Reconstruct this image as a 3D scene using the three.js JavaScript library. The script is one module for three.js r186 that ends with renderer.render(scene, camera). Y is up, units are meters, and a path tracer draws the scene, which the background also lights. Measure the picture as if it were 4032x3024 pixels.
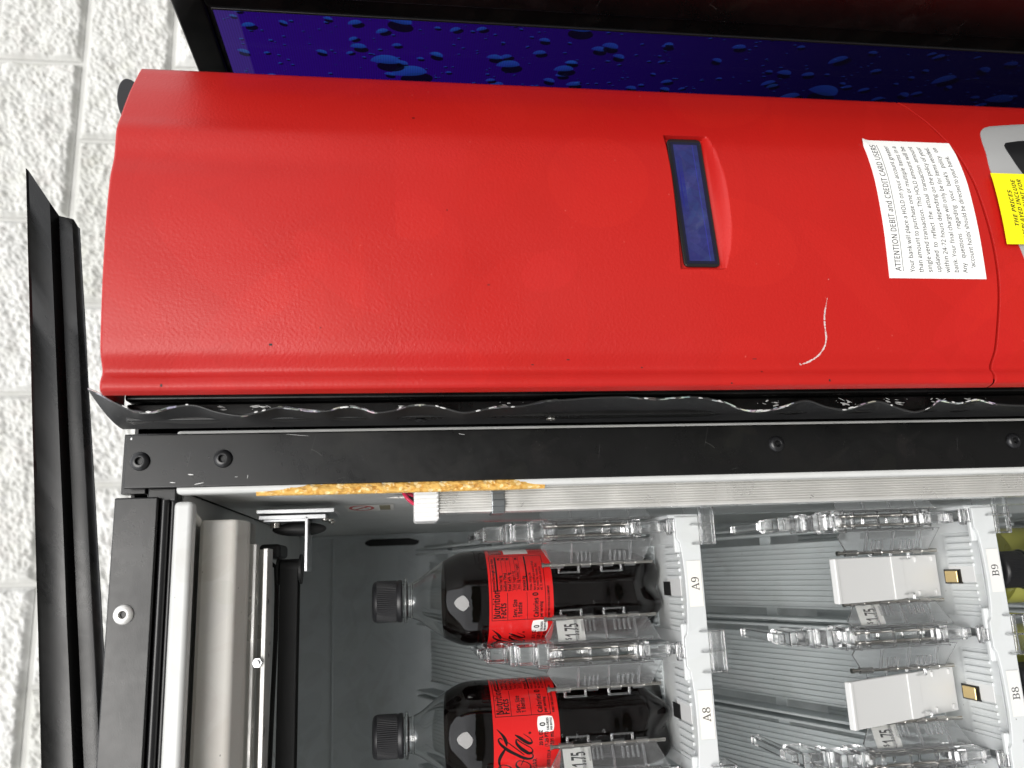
import * as THREE from 'three';
import { mergeGeometries, mergeVertices, toCreasedNormals } from 'three/addons/utils/BufferGeometryUtils.js';
import { RoundedBoxGeometry } from 'three/addons/geometries/RoundedBoxGeometry.js';
import { ImprovedNoise } from 'three/addons/math/ImprovedNoise.js';

// ---------------------------------------------------------------- camera, sky, sun, exposure
const scene = new THREE.Scene();
const EYE = 1.655;                                   // height of the lens above the pavement (m)
const camera = new THREE.PerspectiveCamera(50.73, 4 / 3, 0.02, 60);
camera.position.set(0, EYE, 0);
camera.up.set(0.97409, -0.00778, 0.22602);           // the picture was taken with the phone on its side
camera.lookAt(0.22271, EYE - 0.14090, -0.96465);
camera.focus = 0.55; camera.userData.fStop = 11;

const renderer = new THREE.WebGLRenderer({ antialias: true });
renderer.toneMapping = THREE.LinearToneMapping;
renderer.toneMappingExposure = 1.75;
renderer.shadowMap.enabled = true;

const noise = new ImprovedNoise();
const fbm = (x, y, z, o = 4) => { let s = 0, a = .5; for (let i = 0; i < o; i++) { s += a * noise.noise(x, y, z + i * 7.3); x *= 2.03; y *= 2.03; z *= 2.03; a *= .5; } return s; };
{ // overcast sky
  const w = 256, h = 128, d = new Float32Array(w * h * 4);
  for (let j = 0; j < h; j++) for (let i = 0; i < w; i++) {
    const el = (j + .5) / h * Math.PI - Math.PI / 2, az = (i + .5) / w * Math.PI * 2, s = Math.max(0, Math.sin(el));
    const c = 1 + .22 * fbm(2.2 * Math.cos(az) * Math.cos(el) + 5, 2.2 * Math.sin(az) * Math.cos(el), 4 * s, 5);
    const l = .88 * (.62 + .55 * s) * c, k = (j * w + i) * 4;
    d[k] = l * .985; d[k + 1] = l; d[k + 2] = l * 1.03; d[k + 3] = 1;
  }
  const sky = new THREE.DataTexture(d, w, h, THREE.RGBAFormat, THREE.FloatType);
  sky.mapping = THREE.EquirectangularReflectionMapping; sky.magFilter = sky.minFilter = THREE.LinearFilter; sky.needsUpdate = true;
  scene.background = sky; scene.environment = sky;
}
const sun = new THREE.DirectionalLight(new THREE.Color(1, .97, .93), 1.5);
sun.position.set(-.7, 3.15, 2.8); sun.target.position.set(0, 1.4, -.6); sun.shadow.radius = 68; sun.castShadow = true;
sun.shadow.camera.left = sun.shadow.camera.bottom = -3; sun.shadow.camera.right = sun.shadow.camera.top = 3; sun.shadow.mapSize.set(2048, 2048);
scene.add(sun, sun.target);

// ---------------------------------------------------------------- helpers (millimetres measured from the lens; x right, y up, z to the viewer)
let seed = 7;
const rnd = (a = 0, b = 1) => { seed = (seed * 1664525 + 1013904223) >>> 0; return a + (b - a) * seed / 4294967296; };
const clamp = (x, a = 0, b = 1) => Math.min(b, Math.max(a, x)), lerp = (a, b, t) => a + (b - a) * t;
const smooth = (a, b, x) => { const t = clamp((x - a) / (b - a)); return t * t * (3 - 2 * t); };
const pwl = (p, x) => { if (x <= p[0][0]) return p[0][1]; for (let i = 1; i < p.length; i++) if (x <= p[i][0]) return lerp(p[i - 1][1], p[i][1], (x - p[i - 1][0]) / (p[i][0] - p[i - 1][0])); return p[p.length - 1][1]; };
const curve = (p) => { // smooth interpolation through points
  return (x) => { let i = 1; while (i < p.length - 1 && x > p[i][0]) i++;
    const p1 = p[i - 1], p2 = p[i], p0 = p[i - 2] || p1, p3 = p[i + 1] || p2, t = clamp((x - p1[0]) / (p2[0] - p1[0])), h = p2[0] - p1[0];
    const m1 = (p2[1] - p0[1]) / Math.max(1e-6, p2[0] - p0[0]) * h, m2 = (p3[1] - p1[1]) / Math.max(1e-6, p3[0] - p1[0]) * h, t2 = t * t, t3 = t2 * t;
    return (2 * t3 - 3 * t2 + 1) * p1[1] + (t3 - 2 * t2 + t) * m1 + (-2 * t3 + 3 * t2) * p2[1] + (t3 - t2) * m2; };
};
const used = {};
const numbered = (n) => { const k = used[n] = (used[n] ?? -1) + 1; return k ? n + '_' + String(k).padStart(3, '0') : n; };
const flat = (g) => { const r = g.index ? g.toNonIndexed() : g; for (const k of Object.keys(r.attributes)) if (!['position', 'normal', 'uv'].includes(k)) r.deleteAttribute(k); return r; };
const join = (...l) => mergeGeometries(l.flat().map(flat));
const bx = (x0, x1, y0, y1, z0, z1, b = 0) => {
  const w = Math.abs(x1 - x0), h = Math.abs(y1 - y0), d = Math.abs(z1 - z0), g = b ? new RoundedBoxGeometry(w, h, d, 2, Math.min(b, w * .49, h * .49, d * .49)) : new THREE.BoxGeometry(w, h, d);
  return flat(g.translate((x0 + x1) / 2, (y0 + y1) / 2, (z0 + z1) / 2));
};
const cyl = (axis, x, y, z, r, len, seg = 20, r2 = r) => {
  const g = new THREE.CylinderGeometry(r2, r, len, seg);
  if (axis === 'x') g.rotateZ(-Math.PI / 2); if (axis === 'z') g.rotateX(Math.PI / 2);
  return flat(g.translate(x, y, z));
};
const tube = (pts, r, seg = 40, rs = 10) => flat(new THREE.TubeGeometry(new THREE.CatmullRomCurve3(pts.map((p) => new THREE.Vector3(...p))), seg, r, rs));
function boxUV(g) { // uv in metres from the face direction (before the geometry is scaled to metres)
  const p = g.attributes.position, n = g.attributes.normal, uv = new Float32Array(p.count * 2);
  for (let i = 0; i < p.count; i++) {
    const a = Math.abs(n.getX(i)), b = Math.abs(n.getY(i)), c = Math.abs(n.getZ(i));
    const [u, v] = a > b && a > c ? [p.getZ(i), p.getY(i)] : b > c ? [p.getX(i), p.getZ(i)] : [p.getX(i), p.getY(i)];
    uv[2 * i] = u / 1000; uv[2 * i + 1] = v / 1000;
  }
  return g.setAttribute('uv', new THREE.BufferAttribute(uv, 2));
}
const origin = new Map();
function note(o, label, category, group, kind) { if (label) o.userData.label = label; if (category) o.userData.category = category; if (group) o.userData.group = group; if (kind) o.userData.kind = kind; return o; }
function thing(name, [x, y, z], label, category, group) {
  const o = new THREE.Group(); o.name = numbered(name); o.position.set(x / 1000, EYE + y / 1000, z / 1000); origin.set(o, [x, y, z]);
  scene.add(o); return note(o, label, category, group);
}
function part(name, g, m, parent, at) { // g in lens millimetres, or relative to `at`
  const o0 = at ? [0, 0, 0] : origin.get(parent) ?? [0, 0, 0];
  g = g.clone(); g.translate(-o0[0], -o0[1], -o0[2]); g.scale(.001, .001, .001);
  const o = new THREE.Mesh(g, m); o.name = name; parent.add(o); origin.set(o, o0); return o;
}
function solo(name, base, g, m, label, category, group, kind) {
  g = g.clone(); g.translate(-base[0], -base[1], -base[2]); g.scale(.001, .001, .001);
  const o = new THREE.Mesh(g, m); o.name = numbered(name); o.position.set(base[0] / 1000, EYE + base[1] / 1000, base[2] / 1000); scene.add(o); return note(o, label, category, group, kind);
}
// a sheet given by a grid of points, rows by columns
function grid(nu, nv, f, uvf) {
  const pos = [], uv = [], idx = [];
  for (let j = 0; j <= nv; j++) for (let i = 0; i <= nu; i++) { pos.push(...f(i / nu, j / nv, i, j)); const t = uvf ? uvf(i / nu, j / nv, i, j) : [i / nu, j / nv]; uv.push(...t); }
  for (let j = 0; j < nv; j++) for (let i = 0; i < nu; i++) { const a = j * (nu + 1) + i, b = a + 1, c = a + nu + 1, d = c + 1; idx.push(a, b, d, a, d, c); }
  const g = new THREE.BufferGeometry(); g.setAttribute('position', new THREE.Float32BufferAttribute(pos, 3)); g.setAttribute('uv', new THREE.Float32BufferAttribute(uv, 2)); g.setIndex(idx); g.computeVertexNormals(); return g;
}
// ---------------------------------------------------------------- textures
const repeat = (t, sx, sy = sx) => { t.wrapS = t.wrapT = THREE.RepeatWrapping; t.repeat.set(sx, sy); t.magFilter = THREE.LinearFilter; t.needsUpdate = true; return t; };
function field(n, f, srgb) { // f(x, y) in 0..1 tile coordinates -> grey or [r, g, b] in 0..1
  const d = new Uint8Array(n * n * 4);
  for (let j = 0; j < n; j++) for (let i = 0; i < n; i++) { let c = f(i / n, j / n); if (!Array.isArray(c)) c = [c, c, c]; const k = (j * n + i) * 4; for (let q = 0; q < 3; q++) d[k + q] = 255 * clamp(c[q]); d[k + 3] = 255; }
  const t = new THREE.DataTexture(d, n, n); if (srgb) t.colorSpace = THREE.SRGBColorSpace; t.magFilter = t.minFilter = THREE.LinearFilter; t.needsUpdate = true; return t;
}
const tileN = (x, y, s, z = 0, o = 3) => { // tileable noise by blending
  const f = (a, b) => fbm(a * s, b * s, z, o), u = smooth(0, 1, x), v = smooth(0, 1, y);
  return lerp(lerp(f(x, y), f(x - 1, y), u), lerp(f(x, y - 1), f(x - 1, y - 1), u), v) * 1.35;
};
const canvas = (w, h, draw) => { const c = document.createElement('canvas'); c.width = w; c.height = h; const g = c.getContext('2d'); draw(g, w, h); const t = new THREE.CanvasTexture(c); t.colorSpace = THREE.SRGBColorSpace; t.magFilter = THREE.LinearFilter; return t; };
const pebble = repeat(field(512, (x, y) => .5 + .55 * tileN(x, y, 34, 3, 2) + .25 * tileN(x, y, 80, 9, 1)), 1 / .06);
const fineGrain = repeat(field(256, (x, y) => .5 + .8 * tileN(x, y, 40, 21, 2)), 1 / .025);
const blackMap = repeat(canvas(1024, 1024, (g, w, h) => {
  g.fillStyle = '#080808'; g.fillRect(0, 0, w, h);
  for (let i = 0; i < 260; i++) { g.fillStyle = `rgba(${120 + rnd(0, 40)},${112 + rnd(0, 30)},${100 + rnd(0, 30)},${rnd(.01, .045)})`; g.beginPath(); g.ellipse(rnd(0, w), rnd(0, h), rnd(6, 70), rnd(4, 40), rnd(0, 3), 0, 7); g.fill(); }
  for (let i = 0; i < 900; i++) { g.fillStyle = `rgba(210,205,195,${rnd(.05, .4)})`; const s = rnd(.5, 1.7); g.fillRect(rnd(0, w), rnd(0, h), s, s); }
  for (let i = 0; i < 70; i++) { g.strokeStyle = `rgba(200,200,196,${rnd(.04, .3)})`; g.lineWidth = rnd(.5, 1.4); const x = rnd(0, w), y = rnd(0, h), a = rnd(0, 7), l = rnd(4, 60); g.beginPath(); g.moveTo(x, y); g.quadraticCurveTo(x + l * .5 * Math.cos(a) + rnd(-5, 5), y + l * .5 * Math.sin(a), x + l * Math.cos(a), y + l * Math.sin(a)); g.stroke(); }
}), 1 / .25);
const blackRough = repeat(field(512, (x, y) => .31 + .16 * tileN(x, y, 5, 4, 4) + .06 * tileN(x, y, 60, 8, 1)), 1 / .25);
const redMap = repeat(canvas(1024, 1024, (g, w, h) => {
  g.fillStyle = '#b11913'; g.fillRect(0, 0, w, h);
  for (let i = 0; i < 160; i++) { g.fillStyle = i % 2 ? `rgba(214,44,34,${rnd(.02, .08)})` : `rgba(170,20,18,${rnd(.02, .07)})`; g.beginPath(); g.ellipse(rnd(0, w), rnd(0, h), rnd(10, 120), rnd(10, 90), rnd(0, 3), 0, 7); g.fill(); }
  for (let i = 0; i < 160; i++) { g.fillStyle = `rgba(245,190,180,${rnd(.1, .5)})`; const s = rnd(.6, 1.6); g.fillRect(rnd(0, w), rnd(0, h), s, s); }
  for (let i = 0; i < 12; i++) { g.fillStyle = 'rgba(60,8,8,.8)'; g.fillRect(rnd(0, w), rnd(0, h), rnd(1, 3), rnd(1, 4)); }
}), 1 / .42);
const redRough = repeat(field(512, (x, y) => .40 + .12 * tileN(x, y, 4, 40, 4)), 1 / .42);
const grime = (base, spots, tone) => repeat(canvas(1024, 1024, (g, w, h) => {
  g.fillStyle = base; g.fillRect(0, 0, w, h);
  for (let i = 0; i < 220; i++) { g.fillStyle = `rgba(${tone},${rnd(.01, .04)})`; g.beginPath(); g.ellipse(rnd(0, w), rnd(0, h), rnd(8, 110), rnd(6, 60), rnd(0, 3), 0, 7); g.fill(); }
  for (let i = 0; i < spots; i++) { g.fillStyle = `rgba(60,55,48,${rnd(.1, .7)})`; const s = rnd(.6, 2.2); g.beginPath(); g.ellipse(rnd(0, w), rnd(0, h), s, s * rnd(.5, 1), rnd(0, 3), 0, 7); g.fill(); }
}), 1 / .3);
const scuffed = repeat(field(256, (x, y) => .5 + .5 * tileN(x, y, 9, 61, 4)), 1 / .2);

// ---------------------------------------------------------------- materials
const M = {};
const std = (o) => new THREE.MeshStandardMaterial(o), phy = (o) => new THREE.MeshPhysicalMaterial(o);
M.red = phy({ specularIntensity: .8, map: redMap, roughnessMap: redRough, roughness: 1, bumpMap: pebble, bumpScale: .00012, side: THREE.DoubleSide });
M.black = phy({ specularIntensity: 1, map: blackMap, roughnessMap: blackRough, roughness: 1, bumpMap: fineGrain, bumpScale: .00003, side: THREE.DoubleSide });
M.blackGloss = phy({ color: new THREE.Color(.012, .012, .013), roughness: .28, side: THREE.DoubleSide });
M.rubber = phy({ color: new THREE.Color(.012, .012, .012), roughness: .5 });
M.belt = phy({ color: new THREE.Color(.02, .02, .02), roughness: .8, bumpMap: fineGrain, bumpScale: .0001 });
M.liner = phy({ map: grime('#d2d3d1', 30, '120,118,110'), roughness: .38 });
M.linerBack = phy({ map: grime('#cfd4d6', 10, '90,90,88'), roughness: .3 });
M.housing = phy({ map: grime('#e4e1da', 40, '130,122,110'), roughness: .42 });
M.alu = phy({ color: new THREE.Color(.8, .79, .76), metalness: .55, roughness: .34, roughnessMap: scuffed });
M.alu.roughness = .75;
M.zinc = phy({ color: new THREE.Color(.62, .63, .64), metalness: 1, roughness: .3 });
M.clip = phy({ color: new THREE.Color(.34, .36, .37), metalness: 1, roughness: .3 });
M.steel = phy({ color: new THREE.Color(.56, .54, .5), metalness: 1, roughness: .22 });
M.brass = phy({ color: new THREE.Color(.78, .6, .3), metalness: 1, roughness: .22 });
M.trayWhite = phy({ map: grime('#d2d5d5', 70, '150,150,140'), roughness: .45 });
M.railGrey = phy({ map: grime('#cfd5d6', 40, '120,120,114'), roughness: .5 });
M.pad = phy({ color: new THREE.Color(.68, .68, .67), roughness: .38 });
M.clear = phy({ color: new THREE.Color(.97, .975, .98), transmission: .97, thickness: .004, ior: 1.49, roughness: .05 });
M.flap = phy({ color: new THREE.Color(.97, .975, .98), transmission: .95, thickness: .002, ior: 1.49, roughness: .1 });
M.pane = phy({ color: new THREE.Color(.96, .97, .98), transmission: 1, thickness: 0, ior: 1.49, roughness: .03, side: THREE.DoubleSide });
M.pet = phy({ color: new THREE.Color(.97, .98, .98), transmission: 1, thickness: .001, ior: 1.56, roughness: .015 });
M.cola = phy({ color: new THREE.Color(.004, .002, .0018), roughness: .3, specularIntensity: 0 });
M.juice = phy({ color: new THREE.Color(.46, .46, .12), roughness: .2 });
M.cap = phy({ color: new THREE.Color(.014, .014, .016), roughness: .38 });
M.whitePlastic = phy({ color: new THREE.Color(.82, .82, .81), roughness: .4 });
M.greyPlastic = phy({ color: new THREE.Color(.34, .34, .335), roughness: .55, bumpMap: pebble, bumpScale: .0001 });
M.redWire = phy({ color: new THREE.Color(.55, .02, .07), roughness: .4 });
M.bareMetal = phy({ color: new THREE.Color(.75, .75, .74), roughness: .5, metalness: .3 });
M.mortar = std({ map: grime('#c8c8c4', 10, '150,150,144'), roughness: .95 });
M.concrete = std({ map: grime('#5f5e5b', 220, '90,88,84'), roughness: .92 });

// ---------------------------------------------------------------- pavement and the block wall behind
solo('pavement', [0, -1655, 0], new THREE.PlaneGeometry(60000, 60000).rotateX(-Math.PI / 2).translate(0, -1655, 0), M.concrete, null, null, null, 'structure');
scene.children[scene.children.length - 1].geometry.attributes.uv.array.forEach((v, i, a) => { a[i] = v * 60; });

{ // row of trees across the lot, mirrored in the bottles and the black paint
  const n = 220, g = grid(n, 10, (u, v) => { const x = lerp(-24000, 24000, u), top = 620 + 900 * fbm(u * 9, 1, 2, 5) + 500 * fbm(u * 40, 4, 2, 3) + 500; return [x, lerp(-1655, top, v), 13000 + 700 * fbm(u * 30, v * 5, 7, 4) + v * v * 900]; });
  const o = solo('tree_line', [0, -1655, 13000], g, std({ color: new THREE.Color(.035, .045, .03), roughness: .95, side: THREE.DoubleSide }), 'dark green trees across the lot behind the camera', 'trees', null, 'stuff'); void o;
}
{
  const WZ = -1850, wall = thing('block_wall', [300, -1655, WZ], 'white painted split-face concrete block wall behind the machines', 'wall');
  part('mortar_bed', boxUV(bx(-2200, 2600, -1655, 1560, WZ - 150, WZ)), M.mortar, wall);
  const tone = [0, 1, 2].map((k) => std({ map: grime(['#cececa', '#c8c8c3', '#d3d3d0'][k], 120, '150,148,140'), roughness: .93 }));
  const BW = 396, BH = 193, variants = [];
  for (let v = 0; v < 6; v++) {
    const nu = 128, nv = 64, height = (x, y) => {
      const e = Math.min(x, BW - x, y, BH - y), edge = smooth(0, 11, e);
      const n = fbm(x * .021 + v * 31, y * .021, 2.5 + v, 3) * 15 + (1 - Math.abs(fbm(x * .055 + v * 11, y * .05, 9, 3)) * 2.2) * 5 + noise.noise(x * .1 + 3, y * .1, v + 7) * 4.6 + noise.noise(x * .2, y * .2, v) * 2.6;
      return 2 + edge * (9 + n);
    };
    const g = grid(nu, nv, (u, w) => { const x = u * BW, y = w * BH; return [x - BW / 2, y - BH / 2, Math.max(0.5, height(x, y))]; }, (u, w) => [u * .4 + v * .13, w * .2]);
    g.scale(.001, .001, .001); variants.push(g);
  }
  for (let r = -2; r <= 4; r++) for (let c = -4; c <= 5; c++) {
    const x = 1226 + (((r % 2) + 2) % 2 ? -203 : 0) - 203 + (c - 2) * 406, y = 739.5 + 101.5 + r * 203;
    const b = new THREE.Mesh(variants[Math.floor(rnd(0, 6))], tone[Math.floor(rnd(0, 3))]); b.name = 'block';
    b.position.set((x - 300) / 1000, (y + 1655) / 1000, 0); wall.add(b); b.rotation.z = rnd() < .5 ? Math.PI : 0;
  }
}

// ---------------------------------------------------------------- the vending machine: cabinet
const FZ = -500;                                      // front face of the cabinet frame
const vm = thing('vending_machine', [-320, -1655, -900], 'red and black drinks vending machine with its front pried open', 'vending machine');
part('cabinet_shell', boxUV(join(
  bx(-980, 330, 158, 160, -1260, -520), bx(-980, 330, -1560, -1555, -1260, -520), bx(-982, -980, -1560, 160, -1260, -520),
  bx(326, 329, -1560, 157, -1260, -520), bx(-980, 326, -1555, 158, -1262, -1260))), M.black, vm);
for (const [x0, x1] of [[-960, -910], [270, 320]]) part('foot', bx(x0, x1, -1655, -1560, -620, -560, 4), M.rubber, vm);
for (const [x0, x1] of [[-960, -910], [270, 320]]) part('foot', bx(x0, x1, -1655, -1560, -1200, -1140, 4), M.rubber, vm);
for (const [a, b] of [[53, 84], [-972, -950]]) part('liner_wall', boxUV(bx(a, b, -1500, 126, -1140, -506)), M.liner, vm);
part('liner_ceiling', boxUV(bx(-950, 53, 129, 150, -1140, -518.5)), M.liner, vm);
part('liner_floor', boxUV(bx(-950, 53, -1520, -1500, -1140, -528)), M.liner, vm);
const back = part('back_panel', boxUV(bx(-950, 53, -1500, 129, -1140, -1128)), M.linerBack, vm);
{ // slots and pressed seams of the back panel
  const slot = (x, y) => { const s = new THREE.Shape(), w = 6.5, h = 74; s.moveTo(x - w / 2, y - h / 2 + 8); s.quadraticCurveTo(x - w / 2, y - h / 2, x, y - h / 2); s.lineTo(x + w / 2, y - h / 2 + 12); s.lineTo(x + w / 2, y + h / 2 - 12); s.quadraticCurveTo(x, y + h / 2 + 2, x - w / 2, y + h / 2 - 10); return new THREE.ExtrudeGeometry(s, { depth: 1.2, bevelEnabled: true, bevelSize: 1.6, bevelThickness: 1, bevelSegments: 2 }).translate(0, 0, -1129.4); };
  for (const x of [42]) part('air_slot', flat(slot(x, 10)), M.rubber, back);
  part('seam_bead', join(bx(50, 52.9, -1500, 120, -1129, -1124, 1), bx(-950, 53, 84, 87, -1129, -1125, 1)), M.linerBack, back);
}
// white front edge of the liner, with the torn foam
part('liner_edge', boxUV(join(bx(50.8, 57, -1500, 130, -514, -503, 2.6), bx(-950, 47, 120.4, 131.4, -518, -506, 3), bx(84, 89, -1500, 131, -512, -503, 2))), M.liner, vm);
const rp = part('right_post', boxUV(join(bx(54.5, 86.5, -1560, 158.5, -502.4, FZ, .8), bx(86.5, 89, -1560, 158.5, -540, -513))), M.black, vm);
part('corner_plate', boxUV(join(bx(52, 88, 148, 162, -516, -507.5, .6), bx(47, 56, 130, 147, -520, -507.5, 1.5))), M.black, vm);
const tp = part('top_rail', boxUV(join(bx(-978, 49.5, 139, 163.3, -512, -501.5, 1), bx(-978, 49, 134.5, 139, -513, -507))), M.black, vm);
part('top_gasket', join(cyl('x', -465, 136.5, -507, 2.6, 1026), cyl('x', -465, 132.4, -511, 2.8, 1026), bx(-978, 48, 130, 134, -520, -513, 1)), M.blackGloss, vm);
part('left_post', boxUV(bx(-980, -948, -1560, 138, -506, FZ, 1.2)), M.black, vm);
part('bottom_rail', boxUV(bx(-948, 54, -1560, -1500, -512, -501.5, 1)), M.black, vm);
function screw(x, y, r, z, m, parent) { // button head with a socket
  const p = [[0, -2.2], [r * .36, -2.2], [r * .38, 1.9], [r * .45, 2.3], [r * .75, 1.9], [r * .95, .9], [r, 0], [r, -.6]].map(([a, b]) => new THREE.Vector2(a, b));
  return part('screw', flat(new THREE.LatheGeometry(p, 28).rotateX(Math.PI / 2).translate(x, y, z)), m, parent);
}
screw(70.4, 149.8, 5.6, FZ + .6, M.blackGloss, rp); screw(71, 102.9, 5.5, FZ + .6, M.blackGloss, rp); screw(73.5, -247.2, 5.4, FZ + .4, M.blackGloss, rp); screw(72.5, -420, 5.4, FZ + .4, M.blackGloss, rp);
screw(-16.4, 154, 5.6, -501, M.alu, tp); screw(-216, 154, 5.6, -501, M.alu, tp);
{ // chips and scratches of bare metal on the post
  const l = []; for (const [x, y, w, h] of [[84, 155.6, 3, 1.2], [62, 121, 1, 5], [57.5, 131, .8, 4], [56.6, 116, .6, 7], [60, 95, .5, 3], [60, 88.5, 3.4, .4], [84.6, 60, .3, 18], [83.5, -40, .3, 6]]) l.push(flat(new THREE.IcosahedronGeometry(.5, 1).scale(w * rnd(.5, .9), h * rnd(.6, 1), .3).rotateZ(rnd(-.2, .2)).translate(x, y, FZ)));
  part('paint_chip', join(l), M.bareMetal, rp).userData.kind = 'stuff';
}
{ // yellowed foam pushed out along the liner edge
  const foamMat = std({ map: repeat(canvas(512, 512, (g, w, h) => { g.fillStyle = '#dcae5c'; g.fillRect(0, 0, w, h); for (let i = 0; i < 900; i++) { g.fillStyle = ['rgba(240,205,130,.25)', 'rgba(176,106,28,.28)', 'rgba(252,240,205,.5)', 'rgba(130,74,20,.2)'][i % 4]; g.beginPath(); g.ellipse(rnd(0, w), rnd(0, h), rnd(2, 22), rnd(2, 12), rnd(0, 3), 0, 7); g.fill(); } }), 1 / .06), roughness: .9 });
  const y0 = 84, y1 = -92, g = grid(260, 26, (u, v) => {
    const y = lerp(y0, y1, u), w = smooth(0, .22, u) * (1 - smooth(.86, 1, u)), rag = fbm(u * 16, 3, 1, 3), a = lerp(-.18, 1.32, v) * Math.PI * .62;
    const t = w * (1.9 + 1.4 * fbm(u * 34, v * 7, 4, 4) + .7 * fbm(u * 90, v * 20, 8, 2)) * smooth(0, .16 + .12 * rag, v) * smooth(0, .2 + .2 * rag, 1 - v) - .9 + .5 * w;
    const cx = 51.3, cz = -507.5, r = 4.1 + t; return [cx + Math.cos(a) * r * .98 + .2, y, cz + Math.sin(a) * r * 1.05];
  }, (u, v) => [u * .17, v * .02]);
  part('torn_foam', g, foamMat, vm);
  const putty = grid(40, 12, (u, v) => { const a = v * Math.PI * 2, r = (2.2 + 1.6 * fbm(u * 5, Math.cos(a), Math.sin(a), 3)) * Math.sin(Math.PI * clamp(u, .02, .98)); return [44 - u * 12 + Math.cos(a) * r, 124 + Math.sin(a) * r, -516 - u * 34]; });
  part('sealant_bead', putty, M.housing, vm);
  part('foam_flake', grid(30, 8, (u, v) => { const a = v * Math.PI * 2, r = 1.4 * Math.sin(Math.PI * clamp(u, .02, .98)) * (1 + fbm(u * 9, v * 3, 2, 3)); return [50.5 + Math.cos(a) * r * .6, 8 - u * 26, -560 + Math.sin(a) * r * 3]; }), M.housing, vm);
}
// light tube on the right wall
{
  const tb = part('light_tube', boxUV(join(bx(37.5, 53, -1480, -22, -536, -524, 2), Array.from({ length: 9 }, (_, k) => bx(38.2 + k * 1.65, 38.9 + k * 1.65, -1480, -22, -524.4, -521.4)), bx(36.5, 38.2, -1480, -22, -538, -521.4, .5))), M.alu, vm);
  part('tube_lens', (() => { const g = new THREE.CylinderGeometry(7.5, 7.5, 1456, 24, 1, true, Math.PI, Math.PI); return flat(g.translate(38, -751, -530)); })(), M.pane, tb);
  part('end_cap', boxUV(join(bx(31.5, 53.5, -26, -10.2, -546, -519, 2), Array.from({ length: 7 }, (_, k) => bx(33 + k * 2.8, 34.2 + k * 2.8, -25.6, -10.6, -519.4, -518.3)))), M.whitePlastic, tb);
  const clip = (y) => { const o = part('spring_clip', join(bx(36, 56.5, y - 4.2, y + 4.2, -521.6, -520, .6), bx(35, 36.6, y - 4.2, y + 4.2, -540, -520.5, .5), bx(39.5, 44, y - 4.4, y + 4.4, -520.4, -518.6, .8), bx(48, 51, y - 4.4, y + 4.4, -520.4, -518.9, .8)), M.clip, tb); return o; };
  clip(-64); clip(-470);
  part('power_wire', tube([[49, -10.5, -533], [51, -6, -532], [52, -3.5, -528], [50, -4, -524], [46, -6.5, -522], [42.6, -10.4, -522.5]], 1.15, 40, 8), M.redWire, tb);
  part('ground_wire', tube([[47, -10.5, -536], [49, -6.5, -536], [50, -5, -531], [48.5, -5.6, -527], [45, -10.4, -526]], 1.1, 30, 8), M.rubber, tb);
}
// warning decal and a small rivet plate on the right wall
part('warning_decal', flat(new THREE.PlaneGeometry(62, 38).rotateY(-Math.PI / 2).translate(52.5, 22, -667)), phy({ roughness: .5, side: THREE.DoubleSide, map: canvas(256, 400, (g) => { g.fillStyle = '#e6e4df'; g.fillRect(0, 0, 256, 400); g.lineWidth = 26; g.strokeStyle = '#c0342c'; g.beginPath(); g.arc(128, 130, 92, 0, 7); g.stroke(); g.strokeStyle = '#333'; g.lineWidth = 16; g.beginPath(); g.moveTo(90, 90); g.lineTo(150, 140); g.lineTo(120, 190); g.stroke(); g.strokeStyle = '#c0342c'; g.lineWidth = 24; g.beginPath(); g.moveTo(62, 66); g.lineTo(194, 196); g.stroke(); g.fillStyle = '#8b8468'; g.fillRect(30, 280, 196, 90); }) }), vm);
{
  const pl = part('rivet_plate', join(bx(51, 53.4, -172, -132, -985, -940, .8)), M.zinc, vm);
  for (const [y, z] of [[-150, -972], [-158, -960]]) part('rivet', flat(new THREE.SphereGeometry(2, 12, 8).translate(50.6, y, z)), M.zinc, pl);
}
// light box, slide rails and the belt drive under the ceiling
{
  const s = new THREE.Shape(); s.moveTo(-538, 122); s.lineTo(-536, 120); s.lineTo(-536, 104); s.quadraticCurveTo(-536, 101.4, -538.5, 100.6); s.lineTo(-552, 97.6); s.lineTo(-562, 97.6); s.lineTo(-562, 104); s.lineTo(-590, 104); s.lineTo(-590, 122);
  part('ceiling_housing', boxUV(flat(new THREE.ExtrudeGeometry(s, { depth: 984, bevelEnabled: true, bevelSize: .8, bevelThickness: 1.5, bevelSegments: 2, curveSegments: 5 }).rotateY(-Math.PI / 2).translate(36, 0, 0))), M.housing, vm);
}
part('slide_rail', boxUV(join(bx(-950, 23, 93, 103, -578, -566, .6), bx(-950, 23, 92.5, 95, -566.5, -564, .5), bx(-950, 23, 97, 99, -566.4, -565), bx(-950, 20, 85.5, 88.5, -588, -566, .5), bx(-950, 20, 88, 94, -590, -586))), M.alu, vm);
part('rail_bolt', join(cyl('z', -52, 89.8, -564, 3.2, 5, 6), cyl('z', -52, 89.8, -561, 1.7, 4, 12)), M.zinc, vm);
part('ceiling_shelf', boxUV(bx(-950, 40, 106, 121, -640, -592)), M.housing, vm);
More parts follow.
